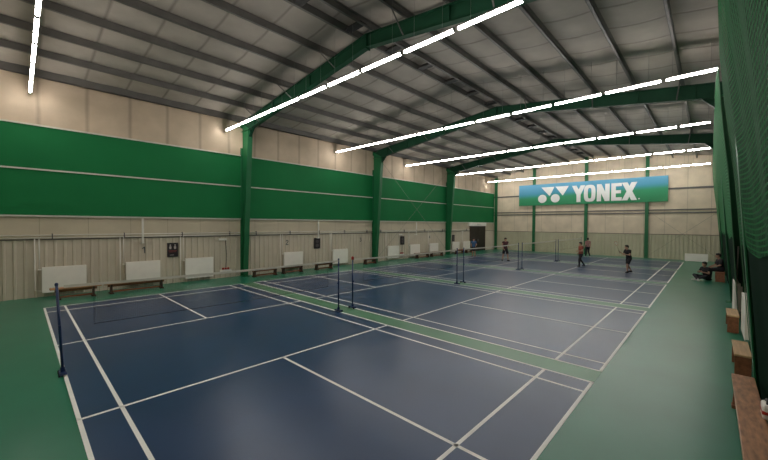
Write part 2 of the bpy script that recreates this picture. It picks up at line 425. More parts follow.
for fi, x in enumerate(FRAMES):
    root = empty('portal_frame', (x, 0, 0))
    struct(root, 'green steel portal frame with tapered columns and rafters, %s from the camera' % ORD[fi], 'portal frame')
    yi0, yi1 = 8.62, 8.12
    for s in (1, -1):
        b = MB()
        ibeam(b, 0, (s * YO, 0), (s * YO, top_z(YO)), (s * yi0, 0), (s * yi1, bot_z(yi1)))
        b.box(-.16, .16, min(s * 8.5, s * 8.98), max(s * 8.5, s * 8.98), 0, .02)
        stiff(b, 0, (s * YO, bot_z(yi1) + .0), (s * yi1, bot_z(yi1)))
        b.build('column', 'green_steel', root)
        b = MB()
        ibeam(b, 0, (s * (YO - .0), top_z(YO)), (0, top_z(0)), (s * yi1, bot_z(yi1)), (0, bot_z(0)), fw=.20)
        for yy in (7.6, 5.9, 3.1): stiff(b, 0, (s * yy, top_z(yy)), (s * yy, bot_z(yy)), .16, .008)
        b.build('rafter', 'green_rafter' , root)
        b = MB(); k = .34
        b.prism([(s * yi1, bot_z(yi1)), (s * (yi1 - k), bot_z(yi1 - k)), (s * (yi1 + .02), bot_z(yi1) - k)], 0, -.008, .008)
        stiff(b, 0, (s * (yi1 - k), bot_z(yi1 - k)), (s * (yi1 + .02), bot_z(yi1) - k), .14)
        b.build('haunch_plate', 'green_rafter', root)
        for y in (PUR[1], PUR[3], PUR[5]):
            for d in (1, -1):
                MB().tube([(d * .08, s * (y - .12), bot_z(y) + .04), (d * .72, s * y, top_z(y) + .03)], .022, 4).build('fly_brace', 'purlin', root)
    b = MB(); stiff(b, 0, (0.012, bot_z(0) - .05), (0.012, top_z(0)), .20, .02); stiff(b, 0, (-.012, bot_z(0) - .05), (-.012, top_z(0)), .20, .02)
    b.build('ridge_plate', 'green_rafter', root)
# columns of the far gable wall
for y, nme in ((8.72, 'in the corner by the radiator wall'), (4.74, 'left of the banner lettering'), (0.15, 'behind the banner lettering'), (-4.26, 'toward the right end of the banner'), (-8.75, 'in the corner by the netted wall')):
    b = MB(); h = roof_z(y) - .1
    b.box(-.008, .008, -.01, .01, 0, h)
    for d in (-.09, .075): b.box(d, d + .015, -.12, .12, 0, h)
    b.box(-.09, .09, -.006, .006, 0, h)
    o = b.build('gable_column', 'green_steel', loc=(WX1 - .10, y, 0))
    struct(o, 'green steel column on the far wall, ' + nme, 'column')
for z0, zz, nme in ((5.5, .14, 'upper'), (3.62, .10, 'lower'), (3.86, .10, 'middle')):
    b = MB(); b.box(WX1 - .06, WX1, -WY, WY, z0, z0 + .016); b.box(WX1 - .02, WX1, -WY, WY, z0, z0 + zz)
    struct(b.build('wall_girt', 'purlin'), 'dark steel rail across the far wall, %s of three' % nme, 'rail')
b = MB().box(WX1 - .05, WX1, -WY, WY, 1.94, 1.975)
struct(b.build('trim_3', 'purlin'), 'dark flashing along the top of the far wall cladding', 'trim')
def brace(name, a, c, lab, x_c=True):
    o = MB().tube([a, c], .008, 6).build(name, 'cable'); tag(o, lab, 'bracing cable'); return o
brace('bracing_cable', (16.7, 8.72, .35), (25.3, 8.72, 7.2), 'thin bracing cable rising away from the camera across the third green panel')
brace('bracing_cable', (16.7, 8.68, 7.2), (25.3, 8.68, .35), 'thin bracing cable falling away from the camera across the third green panel')
brace('bracing_cable', (WX1 - .07, -4.4, 3.8), (WX1 - .07, -8.6, .2), 'thin bracing cable on the far wall falling toward the netted corner')
brace('bracing_cable', (WX1 - .11, -4.4, .2), (WX1 - .11, -8.6, 3.8), 'thin bracing cable on the far wall rising toward the netted corner')

# ------------------------------------------------------------------ banner
ban = empty('advertising_banner', (WX1 - .24, .30, 5.59))
tag(ban, 'wide blue and green advertising banner with white lettering on the far wall', 'banner')
hw, hh = 5.90, 1.03
vs = []; f = []; n = 60
for i in range(n + 1):
    y = -hw + 2 * hw * i / n
    for j in range(5): vs.append((.012 * math.sin(i * .55) + .006 * math.sin(i * 1.7 + j), y, -hh + 2 * hh * j / 4))
for i in range(n):
    for j in range(4): f.append((i * 5 + j, (i + 1) * 5 + j, (i + 1) * 5 + j + 1, i * 5 + j + 1))
cloth = sm(MB().add(vs, f)).build('banner_cloth', 'banner', ban)
def poly_obj(name, polys, m, x=-.035, parent=cloth, stag=True):
    """flat shapes on the banner; coordinates are (across from the left as seen, up)"""
    b = MB()
    for i, p in enumerate(polys): b.prism([(q[0], q[1]) for q in p], 0, x - .006 - .0025 * (i % 4 if stag else 0), x)
    return b.build(name, m, parent)
def AY(y): return y - .30            # hall y to banner y
def AZ(z): return z - 5.59
def ring(cy, cz, ry, rz, n=28): return [(cy + ry * math.cos(2 * PI * k / n), cz + rz * math.sin(2 * PI * k / n)) for k in range(n)]
for cy in (3.90, 2.72): poly_obj('emblem_disc', [ring(AY(cy), AZ(5.19), .40, .40)], 'letter')
poly_obj('emblem_wedge', [[(AY(4.0), AZ(6.29)), (AY(2.80), AZ(6.29)), (AY(3.22), AZ(5.42))]], 'letter')
poly_obj('emblem_wedge', [[(AY(2.72), AZ(6.29)), (AY(1.55), AZ(6.29)), (AY(2.06), AZ(5.42))]], 'letter')
zt, zb = AZ(6.26), AZ(4.76); zm = (zt + zb) / 2; st = .33
def R4(y0, y1, z0, z1): return [(y0, z0), (y1, z0), (y1, z1), (y0, z1)]
def letter(ch, ya, yb):
    a, b_ = AY(ya), AY(yb); w = b_ - a; P = []   # a is the left edge as seen (larger y), w negative
    X = lambda t: a + w * t
    sx = st / abs(w)
    if ch == 'Y':
        P = [[(X(0), zt), (X(sx * 1.15), zt), (X(.5 + sx * .55), zm), (X(.5 - sx * .5), zm - .1)], [(X(1), zt), (X(1 - sx * 1.15), zt), (X(.5 - sx * .55), zm), (X(.5 + sx * .5), zm - .1)],
             [(X(.5 - sx * .5), zb), (X(.5 + sx * .5), zb), (X(.5 + sx * .5), zm), (X(.5 - sx * .5), zm)]]
    elif ch == 'O':
        n = 32; co = [((X(.5) + (w / 2) * math.copysign(abs(math.cos(t)) ** .62, math.cos(t))), zm + (zt - zm) * math.copysign(abs(math.sin(t)) ** .62, math.sin(t))) for t in [2 * PI * k / n for k in range(n)]]
        ci = [((X(.5) + (w / 2 + st * .95) * math.copysign(abs(math.cos(t)) ** .62, math.cos(t))), zm + (zt - zm - st * .85) * math.copysign(abs(math.sin(t)) ** .62, math.sin(t))) for t in [2 * PI * k / n for k in range(n)]]
        P = [[co[k], co[(k + 1) % n], ci[(k + 1) % n], ci[k]] for k in range(n)]
    elif ch == 'N':
        P = [R4(X(0), X(sx), zb, zt), R4(X(1 - sx), X(1), zb, zt), [(X(0), zt), (X(sx * 1.05), zt), (X(1), zb), (X(1 - sx * 1.05), zb)]]
    elif ch == 'E':
        P = [R4(X(0), X(sx), zb, zt), R4(X(0), X(1), zt - st * .85, zt), R4(X(0), X(.92), zm - st * .4, zm + st * .4), R4(X(0), X(1), zb, zb + st * .85)]
    elif ch == 'X':
        P = [[(X(0), zt), (X(sx * 1.2), zt), (X(1), zb), (X(1 - sx * 1.2), zb)], [(X(1), zt), (X(1 - sx * 1.2), zt), (X(0), zb), (X(sx * 1.2), zb)]]
    return P
for ch, ya, yb in (('Y', 1.28, .18), ('O', .30, -.62), ('N', -.72, -1.68), ('E', -1.80, -2.56), ('X', -2.56, -3.62)):
    poly_obj('letter', letter(ch, ya, yb), 'letter', -.036, stag=ch != 'O')
poly_obj('registered_mark', [ring(AY(-3.75), AZ(4.86), .06, .06, 12)], 'letter')

# ------------------------------------------------------------------ door
d = empty('door_1', (31.2, WY - .05, 0)); struct(d, 'dark brown double door in the radiator wall near the far corner', 'door')
for sx in (-1, 1):
    b = MB(); b.cbox(min(sx * .01, sx * 1.48), max(sx * .01, sx * 1.48), -.03, .03, .01, 2.5, .006)
    for k in range(5): b.box(min(sx * (.15 + k * .27), sx * (.19 + k * .27)), max(sx * (.15 + k * .27), sx * (.19 + k * .27)), -.045, -.03, .1, 2.4)
    lf = b.build('door_leaf', 'door', d)
    MB().box(min(sx * .06, sx * .09), max(sx * .06, sx * .09), -.09, -.03, .95, 1.2).build('handle', 'purlin', lf)
b = MB(); b.cbox(-1.85, 1.62, -.14, .04, 2.5, 2.86, .012); b.build('door_header', 'white', d)
MB().box(-.35, .35, -.15, -.14, 2.6, 2.76).build('sign_plate', 'offwhite', d)
b = MB(); b.box(-1.54, -1.48, -.07, .04, 0, 2.5); b.box(1.48, 1.54, -.07, .04, 0, 2.5); b.build('door_frame', 'wood_dark', d)

# ------------------------------------------------------------------ ceiling lights: six rows across the hall
tl = 1.485
def make_light(tl):
    root = empty('tube_light', (0, 0, 7.04))
    b = MB(); b.cbox(-.036, .036, -tl / 2, tl / 2, .03, .07, .008); b.build('housing', 'housing', root)
    b = MB(); b.prism([(-.036, .03), (-.036, 0), (-.024, -.026), (.024, -.026), (.036, 0), (.036, .03)], 1, -tl / 2 + .02, tl / 2 - .02); b.build('lit_diffuser', 'tube', root)
    for e in (-1, 1): MB().cbox(-.038, .038, min(e * tl / 2, e * (tl / 2 - .022)), max(e * tl / 2, e * (tl / 2 - .022)), -.029, .073, .004).build('end_cap', 'housing', root)
    return root
proto = make_light(tl); short = make_light(1.0); middle = make_light(1.16)
ROWX = [-0.19, 6.33, 13.0, 19.68, 26.36, 33.0]
rown = ['row over the near court end', 'row over the first court gap', 'row over the second court gap', 'row over the third court gap', 'row over the fourth court gap', 'last row before the banner']
for r, x in enumerate(ROWX):
    for k in range(11):
        ln = (1.16 if r == 2 else 1.0) if k == 10 else tl
        y = 8.74 - k * 1.575 - ln / 2
        src = (middle if r == 2 else short) if k == 10 else proto
        o = src if (r == 0 and k in (0, 10)) or src is middle else dup(src)
        o.location = (x, y, 7.04)
        where = 'nearest the radiator wall' if k == 0 else ('nearest the nets' if k == 10 else '%s from the radiator wall' % ORD[k])
        tag(o, 'lit tube light, %s, %s' % (where, rown[r]), 'ceiling light', 'tube lights in the ' + rown[r])
for o in [q for q in bpy.data.objects if q.name.split('.')[0] == 'tube_light']:
    for e in (-.42, .42): MB().tube([(0, e, .07), (0, e, roof_z(o.location.y + e) - .10 - 7.04)], .004, 4).build('suspension_wire', 'housing', o)

# ------------------------------------------------------------------ net posts and nets
def make_post():
    root = empty('net_post')
    sm(MB().tube([(0, 0, .05), (0, 0, 1.56)], .020, 14)).build('pole', 'navy', root)
    b = MB(); b.cbox(-.05, .05, -.13, .13, .02, .06, .010); b.cbox(-.03, .03, -.03, .03, .055, .13, .008); base = b.build('base', 'navy', root)
    for e in (-1, 1): sm(MB().tube([(-.062, e * .10, .032), (-.045, e * .10, .032)], .030, 14)).build('wheel', 'rubber', base)
    MB().cbox(-.018, .018, -.04, -.015, .82, .87, .005).build('tension_winch', 'navy', root)
    sm(MB().tube([(0, 0, 1.55), (0, 0, 1.58), (0, 0, 1.595)], [.025, .025, .015], 14)).build('cap', 'navy', root)
    return root
pp = make_post(); usedp = False
for i in range(5):
    for e, xx in enumerate((i * PITCH + (.0 if i == 0 else -.03), i * PITCH + CW - .03)):
        o = pp if not usedp else dup(pp); usedp = True
        o.location = (xx, 0, .004 if True else 0); o.rotation_euler = (0, 0, 0 if e == 0 else PI)
        which = 'near side' if e == 0 else 'far side'
        tag(o, 'dark blue net post with wheeled base, %s of the %s court%s' % (which, ORD[i], ', red on top' if (i, e) == (1, 0) else ''), 'net post', 'net posts')
        if (i, e) == (1, 0):
            sm(MB().tube([(0, 0, 1.52), (0, 0, 1.60), (0, 0, 1.62)], [.042, .042, .02], 14)).build('red_cap', 'red', o)['label'] = 'red cap on top'
# the two posts at the ends lean a touch under the pull of the cord
for o in [q for q in bpy.data.objects if q.name == 'net_post']: o.rotation_euler = (0, math.radians(-2.6), 0)
for i in range(5):
    root = empty('badminton_net', (i * PITCH + CW / 2, 0, 0)); h = CW / 2 - .02
    tag(root, 'brown badminton net with white top tape across the middle of the %s court' % ORD[i], 'net', 'badminton nets')
    n = 40; sg = lambda u: 1.524 + .026 * (abs(u) ** 2)
    vs = []; f = []
    hm = h - .40
    for k in range(n + 1):
        u = -1 + 2 * k / n
        for j in range(2): vs.append((u * hm, 0, sg(u) - .02 - (.73 if j == 0 else 0)))
    for k in range(n): f.append((2 * k, 2 * k + 2, 2 * k + 3, 2 * k + 1))
    MB().add(vs, f).build('netting', 'net', root)
    b = MB()
    for k in range(n):
        u0, u1 = -1 + 2 * k / n, -1 + 2 * (k + 1) / n
        b.prism([(u0 * h, sg(u0) - .048), (u1 * h, sg(u1) - .048), (u1 * h, sg(u1)), (u0 * h, sg(u0))], 1, -.008, .008)
    b.build('top_tape', 'tape', root)
    b = MB(); b.tube([(-hm, 0, .80), (0, 0, .775), (hm, 0, .80)], .005, 5)
    for e in (-1, 1): b.tube([(e * hm, 0, .79), (e * hm, 0, 1.5)], .002, 5)
    b.build('edge_cord', 'black', root)

# ------------------------------------------------------------------ heating along the radiator wall
for k, (xa, xb) in enumerate(((WX0 + .05, 7.05), (7.4, 16.27), (16.62, 25.4), (25.75, 29.5))):
    hp = empty('heating_pipe', ((xa + xb) / 2, WY - .11, 2.12)); hx = (xb - xa) / 2
    tag(hp, 'pair of white heating pipes above the radiators, ' + ['before the first green column', 'between the first and second columns', 'between the second and third columns', 'between the third column and the door'][k], 'pipe')
    for z in (-.045, .05): sm(MB().tube([(-hx, 0, z), (hx, 0, z)], .020, 8)).build('main_pipe', 'offwhite', hp)
    n = int((xb - xa) / 2.2)
    for q in range(n + 1):
        x = -hx + .5 + q * (2 * hx - 1) / n
        MB().cbox(x - .015, x + .015, -.03, .065, -.09, .11, .004).build('pipe_clamp', 'purlin', hp)

def make_radiator(w):
    root = empty('radiator'); h = .90
    MB().cbox(-w / 2, w / 2, -.065, -.045, 0, h, .007).build('front_panel', 'white', root)
    MB().cbox(-w / 2, w / 2, .02, .04, 0, h, .007).build('back_panel', 'white', root)
    b = MB(); n = int(w / .055)
    for k in range(n): b.box(-w / 2 + .04 + k * .055, -w / 2 + .052 + k * .055, -.045, .02, .03, h - .03)
    b.box(-w / 2 + .01, w / 2 - .01, -.05, .03, h - .032, h - .002)
    b.build('fin_grille', 'white', root)
    for e in (-1, 1): MB().box(min(e * w / 2, e * (w / 2 - .006)), max(e * w / 2, e * (w / 2 - .006)), -.06, .035, .02, h - .01).build('side_cover', 'offwhite', root)
    sm(MB().tube([(-w / 2 - .10, 0, h - .08), (-w / 2 - .01, 0, h - .08)], [.030, .018], 10)).build('valve', 'white', root)
    sm(MB().tube([(-w / 2 - .06, .04, 1.90), (-w / 2 - .06, .03, h - .06)], .016, 8)).build('feed_pipe', 'offwhite', root)
    sm(MB().tube([(-w / 2 - .17, .04, 1.90), (-w / 2 - .17, .03, .10), (-w / 2 - .01, .0, .07)], .016, 8)).build('return_pipe', 'offwhite', root)
    for e in (-1, 1): MB().box(e * w * .33 - .02, e * w * .33 + .02, .04, .10, .1, h - .1).build('bracket', 'offwhite', root)
    return root
RAD = [(.64, 'behind the nearest bench, first from the camera'), (3.02, 'right of the painted 1, second from the camera'), (5.16, 'right of the poster with two white figures'), (10.04, 'first after the first green column'), (13.40, 'right of the plain dark poster'),
       (18.40, 'first after the second column'), (20.96, 'second after the second column'), (23.53, 'third after the second column'), (26.95, 'right of the third column'), (28.9, 'beside the dark double door')]
rad = make_radiator(1.18)
for k, (x, nme) in enumerate(RAD):
    o = rad if k == 0 else dup(rad)
    o.location = (x, WY - .15, .15)
    tag(o, 'white panel radiator on the ribbed wall, ' + nme, 'radiator', 'radiators on the long wall')
for x, nme in ((11.0, 'between the two hanging nets'), (13.9, 'beyond the gap between the nets'), (26.6, 'far away, past the seated children')):
    o = dup(rad, (x, -8.72 if x < 12 else -8.66, .15), PI)
    o.location.z = .13
    tag(o, 'white radiator seen end-on by the nets, ' + nme, 'radiator', 'radiators on the netted side')

# ------------------------------------------------------------------ benches
def make_bench(ln, wd, h, top, leg, rail):
    root = empty('gym_bench')
    b = MB(); b.cbox(-ln / 2, ln / 2, -wd / 2, wd / 2, h - .05, h, .008); b.build('seat', top, root)
    b = MB(); b.cbox(-ln / 2 + .12, ln / 2 - .12, -.03, .03, h - .15, h - .04, .006); b.cbox(-ln / 2 + .22, ln / 2 - .22, -.035, .035, .05, .11, .005); b.build('beam', rail, root)
    for e in (-1, 1):
        x = e * (ln / 2 - .22); b = MB()
        b.prism([(-wd / 2 + .005, 0), (wd / 2 - .005, 0), (wd / 2 - .03, h - .04), (-wd / 2 + .03, h - .04)], 0, x - .025, x + .025)
        b.cbox(x - .06, x + .06, -wd / 2 + .0, wd / 2 - .0, 0, .05, .006); b.build('leg', leg, root)
    return root
BEN = [(.20, 1.55, 7.98, 'wood', 'in front of the nearest radiator'), (1.62, 3.66, 8.0, 'wood', 'below the painted 1'), (7.2, 8.75, 8.12, 'wood', 'just after the first green column'),
       (8.8, 10.3, 8.14, 'wood_red', 'before the first radiator past the first column'), (10.9, 12.35, 8.16, 'wood_red', 'below the plain dark poster'), (14.8, 16.1, 8.25, 'wood_red', 'at the foot of the second column'),
       (20.4, 22.2, 8.36, 'wood_red', 'under the second radiator past the second column'), (22.3, 24.2, 8.36, 'wood_red', 'under the third radiator past the second column'),
       (26.1, 27.6, 8.36, 'wood_red', 'right after the third column'), (27.8, 29.3, 8.36, 'wood_red', 'beside the dark door')]
for x0, x1, y, m, nme in BEN:
    o = make_bench(x1 - x0, .28, .40, m, 'wood_dark', 'wood_red'); o.location = ((x0 + x1) / 2, y, 0)
    tag(o, 'low wooden bench by the radiator wall, ' + nme, 'bench', 'benches by the radiator wall')
def make_box_bench(ln, wd, h, top, side):
    """short bench with solid plank ends"""
    root = empty('gym_bench')
    MB().cbox(-ln / 2, ln / 2, -wd / 2, wd / 2, h - .035, h, .007).build('seat', top, root)
    for e in (-1, 1):
        MB().cbox(min(e * (ln / 2 - .05), e * (ln / 2 - .015)), max(e * (ln / 2 - .05), e * (ln / 2 - .015)), -wd / 2 + .008, wd / 2 - .008, 0, h - .034, .005).build('end_panel', side, root)
    MB().cbox(-ln / 2 + .05, ln / 2 - .05, -.02, .02, h - .16, h - .035, .004).build('beam', side, root)
    return root
o = make_bench(2.75, .24, .43, 'wood_worn', 'wood_red', 'wood_red'); o.location = (5.46, -8.46, 0); tag(o, 'long worn brown bench at the right, nearest the camera', 'bench')
o = make_box_bench(1.05, .22, .43, 'wood_pale', 'wood_red'); o.location = (8.5, -8.52, 0); tag(o, 'short bench with pale top and brown ends beyond the long worn bench', 'bench')
o = make_box_bench(1.05, .22, .43, 'wood_pale', 'wood_red'); o.location = (12.1, -8.52, 0); tag(o, 'short bench with pale top in front of the second hanging net', 'bench')
o = make_box_bench(1.5, .34, .45, 'wood_red', 'wood_red'); o.location = (22.9, -8.44, 0); tag(o, 'brown bench under the person sitting by the net', 'bench')

# ------------------------------------------------------------------ things on the walls
def poster(x, z0, z1, w, lab, fig):
    root = empty('wall_poster', (x, WY - .055, z0)); h = z1 - z0; tag(root, lab, 'poster')
    bd = MB().cbox(-w / 2, w / 2, -.012, .012, 0, h, .004).build('board', 'board', root)
    if fig:
        b = MB()
        for e in (-1, 1):
            b.prism([(e * .09 - .035, h * .56), (e * .09 + .035, h * .56), (e * .09 + .045, h * .72), (e * .09 + .015, h * .78), (e * .09 - .015, h * .78), (e * .09 - .045, h * .72)], 1, -.017, -.012)
            b.prism([(e * .09 + .028 * math.cos(t), h * .84 + .03 * math.sin(t)) for t in [k * PI / 5 for k in range(10)]], 1, -.017, -.012)
        b.build('figure_print', 'board_mark', bd)
        b = MB(); b.box(-w * .38, w * .38, -.016, -.012, h * .42, h * .46); b.box(-w * .32, w * .32, -.016, -.012, h * .34, h * .375); b.build('print_line', 'board_red', bd)
        b = MB(); b.box(-w * .25, w * .1, -.016, -.012, h * .12, h * .15); b.build('print_line', 'board_mark', bd)
    else:
        b = MB()
        for q in (.68, .3): b.prism([(.11 * math.cos(t), h * q + .10 * math.sin(t)) for t in [k * PI / 8 for k in range(16)]], 1, -.016, -.012)
        b.build('print_patch', 'cloth_grey', bd)
poster(4.11, 1.15, 1.76, .42, 'dark wall poster with two white figures and red print', True)
poster(11.72, 1.15, 1.78, .44, 'plain dark wall poster before the second column', False)
poster(19.55, 1.08, 1.72, .46, 'dark wall poster between the first radiators past the second column', False)
poster(26.72, 1.1, 1.70, .42, 'dark wall poster right of the third column', False)
for x, z0, nme in ((3.0, 1.84, 'above the painted 1'), (11.72, 1.82, 'above the plain dark poster'), (21.1, 1.84, 'in the bay with the crossed cables')):
    root = empty('cable_duct', (x, WY - .06, 0)); tag(root, 'white upright cable duct on the wall ' + nme, 'cable duct')
    MB().cbox(-.035, .035, -.15, -.10, z0, 2.80, .006).build('duct', 'offwhite', root); MB().cbox(-.05, .05, -.16, .03, z0 - .06, z0, .006).build('end_box', 'offwhite', root)
# painted court numbers: 1 2 3 4
DIG = {'1': [[(.2, .5), (.2, -.5)], [(.2, .5), (-.12, .28)]], '2': [[(-.28, .3), (-.1, .5), (.18, .48), (.28, .26), (-.28, -.48), (.3, -.48)]],
       '3': [[(-.26, .48), (.26, .48), (-.02, .1), (.26, -.08), (.2, -.4), (-.05, -.5), (-.28, -.36)]], '4': [[(.14, -.5), (.14, .5), (-.3, -.2), (.32, -.2)]]}
for ch, x in (('1', 3.04), ('2', 9.71), ('3', 15.24), ('4', 23.06)):
    b = MB(); hgt = .24; t = .020
    for st_ in DIG[ch]:
        for p, q in zip(st_[:-1], st_[1:]):
            p, q = Vector(p) * hgt, Vector(q) * hgt; d_ = (q - p).normalized(); n_ = Vector((-d_.y, d_.x)) * t; p = p - d_ * t * .6; q = q + d_ * t * .6
            b.prism([tuple(p + n_), tuple(q + n_), tuple(q - n_), tuple(p - n_)], 1, -.006, .0)
    o = b.build('court_number', 'digit', loc=(x, WY - .05, 1.50 if ch == '1' else 1.58)); tag(o, 'dark number %s on the ribbed wall, ' % ch + {'1': 'under the nearest cable duct', '2': 'above the first radiator past the first column', '3': 'just before the second green column', '4': 'above the third radiator past the second column'}[ch], 'court number')
for x, nme in ((6.36, 'near the first green column'), (19.45, 'between the radiators past the second column')):
    root = empty('power_socket', (x, WY - .06, 0)); tag(root, 'white socket box with red plugs, ' + nme, 'socket')
    MB().cbox(-.28, .28, -.05, .01, .30, .40, .008).build('socket_box', 'offwhite', root)
    for e in (-.12, .0, .12): MB().cbox(e - .04, e + .04, -.075, .0, .40, .49, .01).build('plug', 'red', root)
    MB().tube([(.02, -.02, .49), (.05, -.02, 1.1), (.0, -.02, 1.80)], .012, 6).build('cord', 'black', root)
    MB().cbox(-.32, .06, -.05, .01, 1.80, 1.90, .008).build('junction_box', 'offwhite', root)

# low white panel standing against the far wall
root = empty('low_panel', (WX1 - 1.6, -7.35, 0)); tag(root, 'low white panel standing on the floor before the far wall near the right corner', 'panel')
MB().cbox(-.03, .03, -.62, .62, .06, .62, .01).build('board', 'white', root)
for e in (-.5, .5): MB().cbox(-.08, .05, e - .02, e + .02, 0, .07, .004).build('foot', 'offwhite', root)

# ------------------------------------------------------------------ hanging green nets along the right side
HANG = [(0, -8.69), (.4, -8.65), (1.2, -8.59), (2.76, -8.47), (3.92, -8.37), (4.7, -8.28), (5.3, -8.205), (6.1, -8.145), (7.1, -8.105), (8, -8.09)]
def hang_y(z):
    for (za, ya), (zb, yb) in zip(HANG[:-1], HANG[1:]):
        if z <= zb: return ya + (yb - ya) * (z - za) / (zb - za)
    return HANG[-1][1]
SK = 2.28
def hang(x0, x1, zt, lab, m, amp, seed=0, zn=None, slant=0.0):
    root = empty('curtain_net', (0, 0, 0)); tag(root, lab, 'net curtain')
    zn = zn or zt
    def top(x): return zt - (zt - zn) * max(0, 1 - (x - x0) / 8) ** 2
    def sheet(za, zb, nx, nz, off=0):
        vs = []; f = []
        for i in range(nx + 1):
            u = i / nx
            for j in range(nz + 1):
                x = x0 + (x1 - x0) * u; z = za + ((top(x) if zb == zt else zb) - za) * j / nz
                x += slant * (1 - u) ** 10 * max(0, 1 - z / 6.15)
                w = min(1, (x1 - x) / 1.5, (x - x0) / 1.5)
                a = amp * w * (math.sin(x * 1.9 + seed + .12 * z) + .4 * math.sin(x * 4.7 + seed))
                zz = z + (.06 * (1 - math.cos(x * 2.0 + seed)) if (zb == zt and j == 0) or (zb != zt and j == nz) else 0)
                vs.append((x, hang_y(z) + off + a, zz))
        for i in range(nx):
            for j in range(nz): f.append((i * (nz + 1) + j, (i + 1) * (nz + 1) + j, (i + 1) * (nz + 1) + j + 1, i * (nz + 1) + j + 1))
        return sm(MB().add(vs, f))
    nx = max(24, int((x1 - x0) * 5))
    sheet(SK - .05, zt, nx, 24).build('netting', m, root)
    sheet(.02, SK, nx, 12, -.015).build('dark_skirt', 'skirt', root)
    for xx in (x0, x1): MB().tube([(xx + (slant * max(0, 1 - z / 6.15) if xx == x0 else 0), hang_y(z), z) for z in (0.02, .2, 1, 2, 3.5, 5, 6, top(xx))], .006, 6).build('hem', 'hem', root)
    MB().tube([(x0 + (x1 - x0) * q / 40, hang_y(top(x0 + (x1 - x0) * q / 40)), top(x0 + (x1 - x0) * q / 40)) for q in range(41)], .006, 6).build('hanging_cable', 'cable', root)
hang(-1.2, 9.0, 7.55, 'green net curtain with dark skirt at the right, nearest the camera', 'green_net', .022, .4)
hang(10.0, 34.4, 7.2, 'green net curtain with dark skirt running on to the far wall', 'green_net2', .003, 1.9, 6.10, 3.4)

# small white bag with a red stripe on the long bench
root = empty('sports_bag', (5.40, -8.585, .431)); tag(root, 'small white bag with red stripe on the long worn bench, cut by the frame', 'bag')
b = MB(); b.cbox(-.11, .11, -.045, .045, 0, .17, .03); sm(b).build('bag_body', 'offwhite', root)
MB().cbox(-.112, .112, -.047, .047, .06, .10, .008).build('stripe', 'red', root)
sm(MB().tube([(-.06, 0, .16), (-.04, 0, .20), (.04, 0, .20), (.06, 0, .16)], .012, 8)).build('handle', 'black', root)

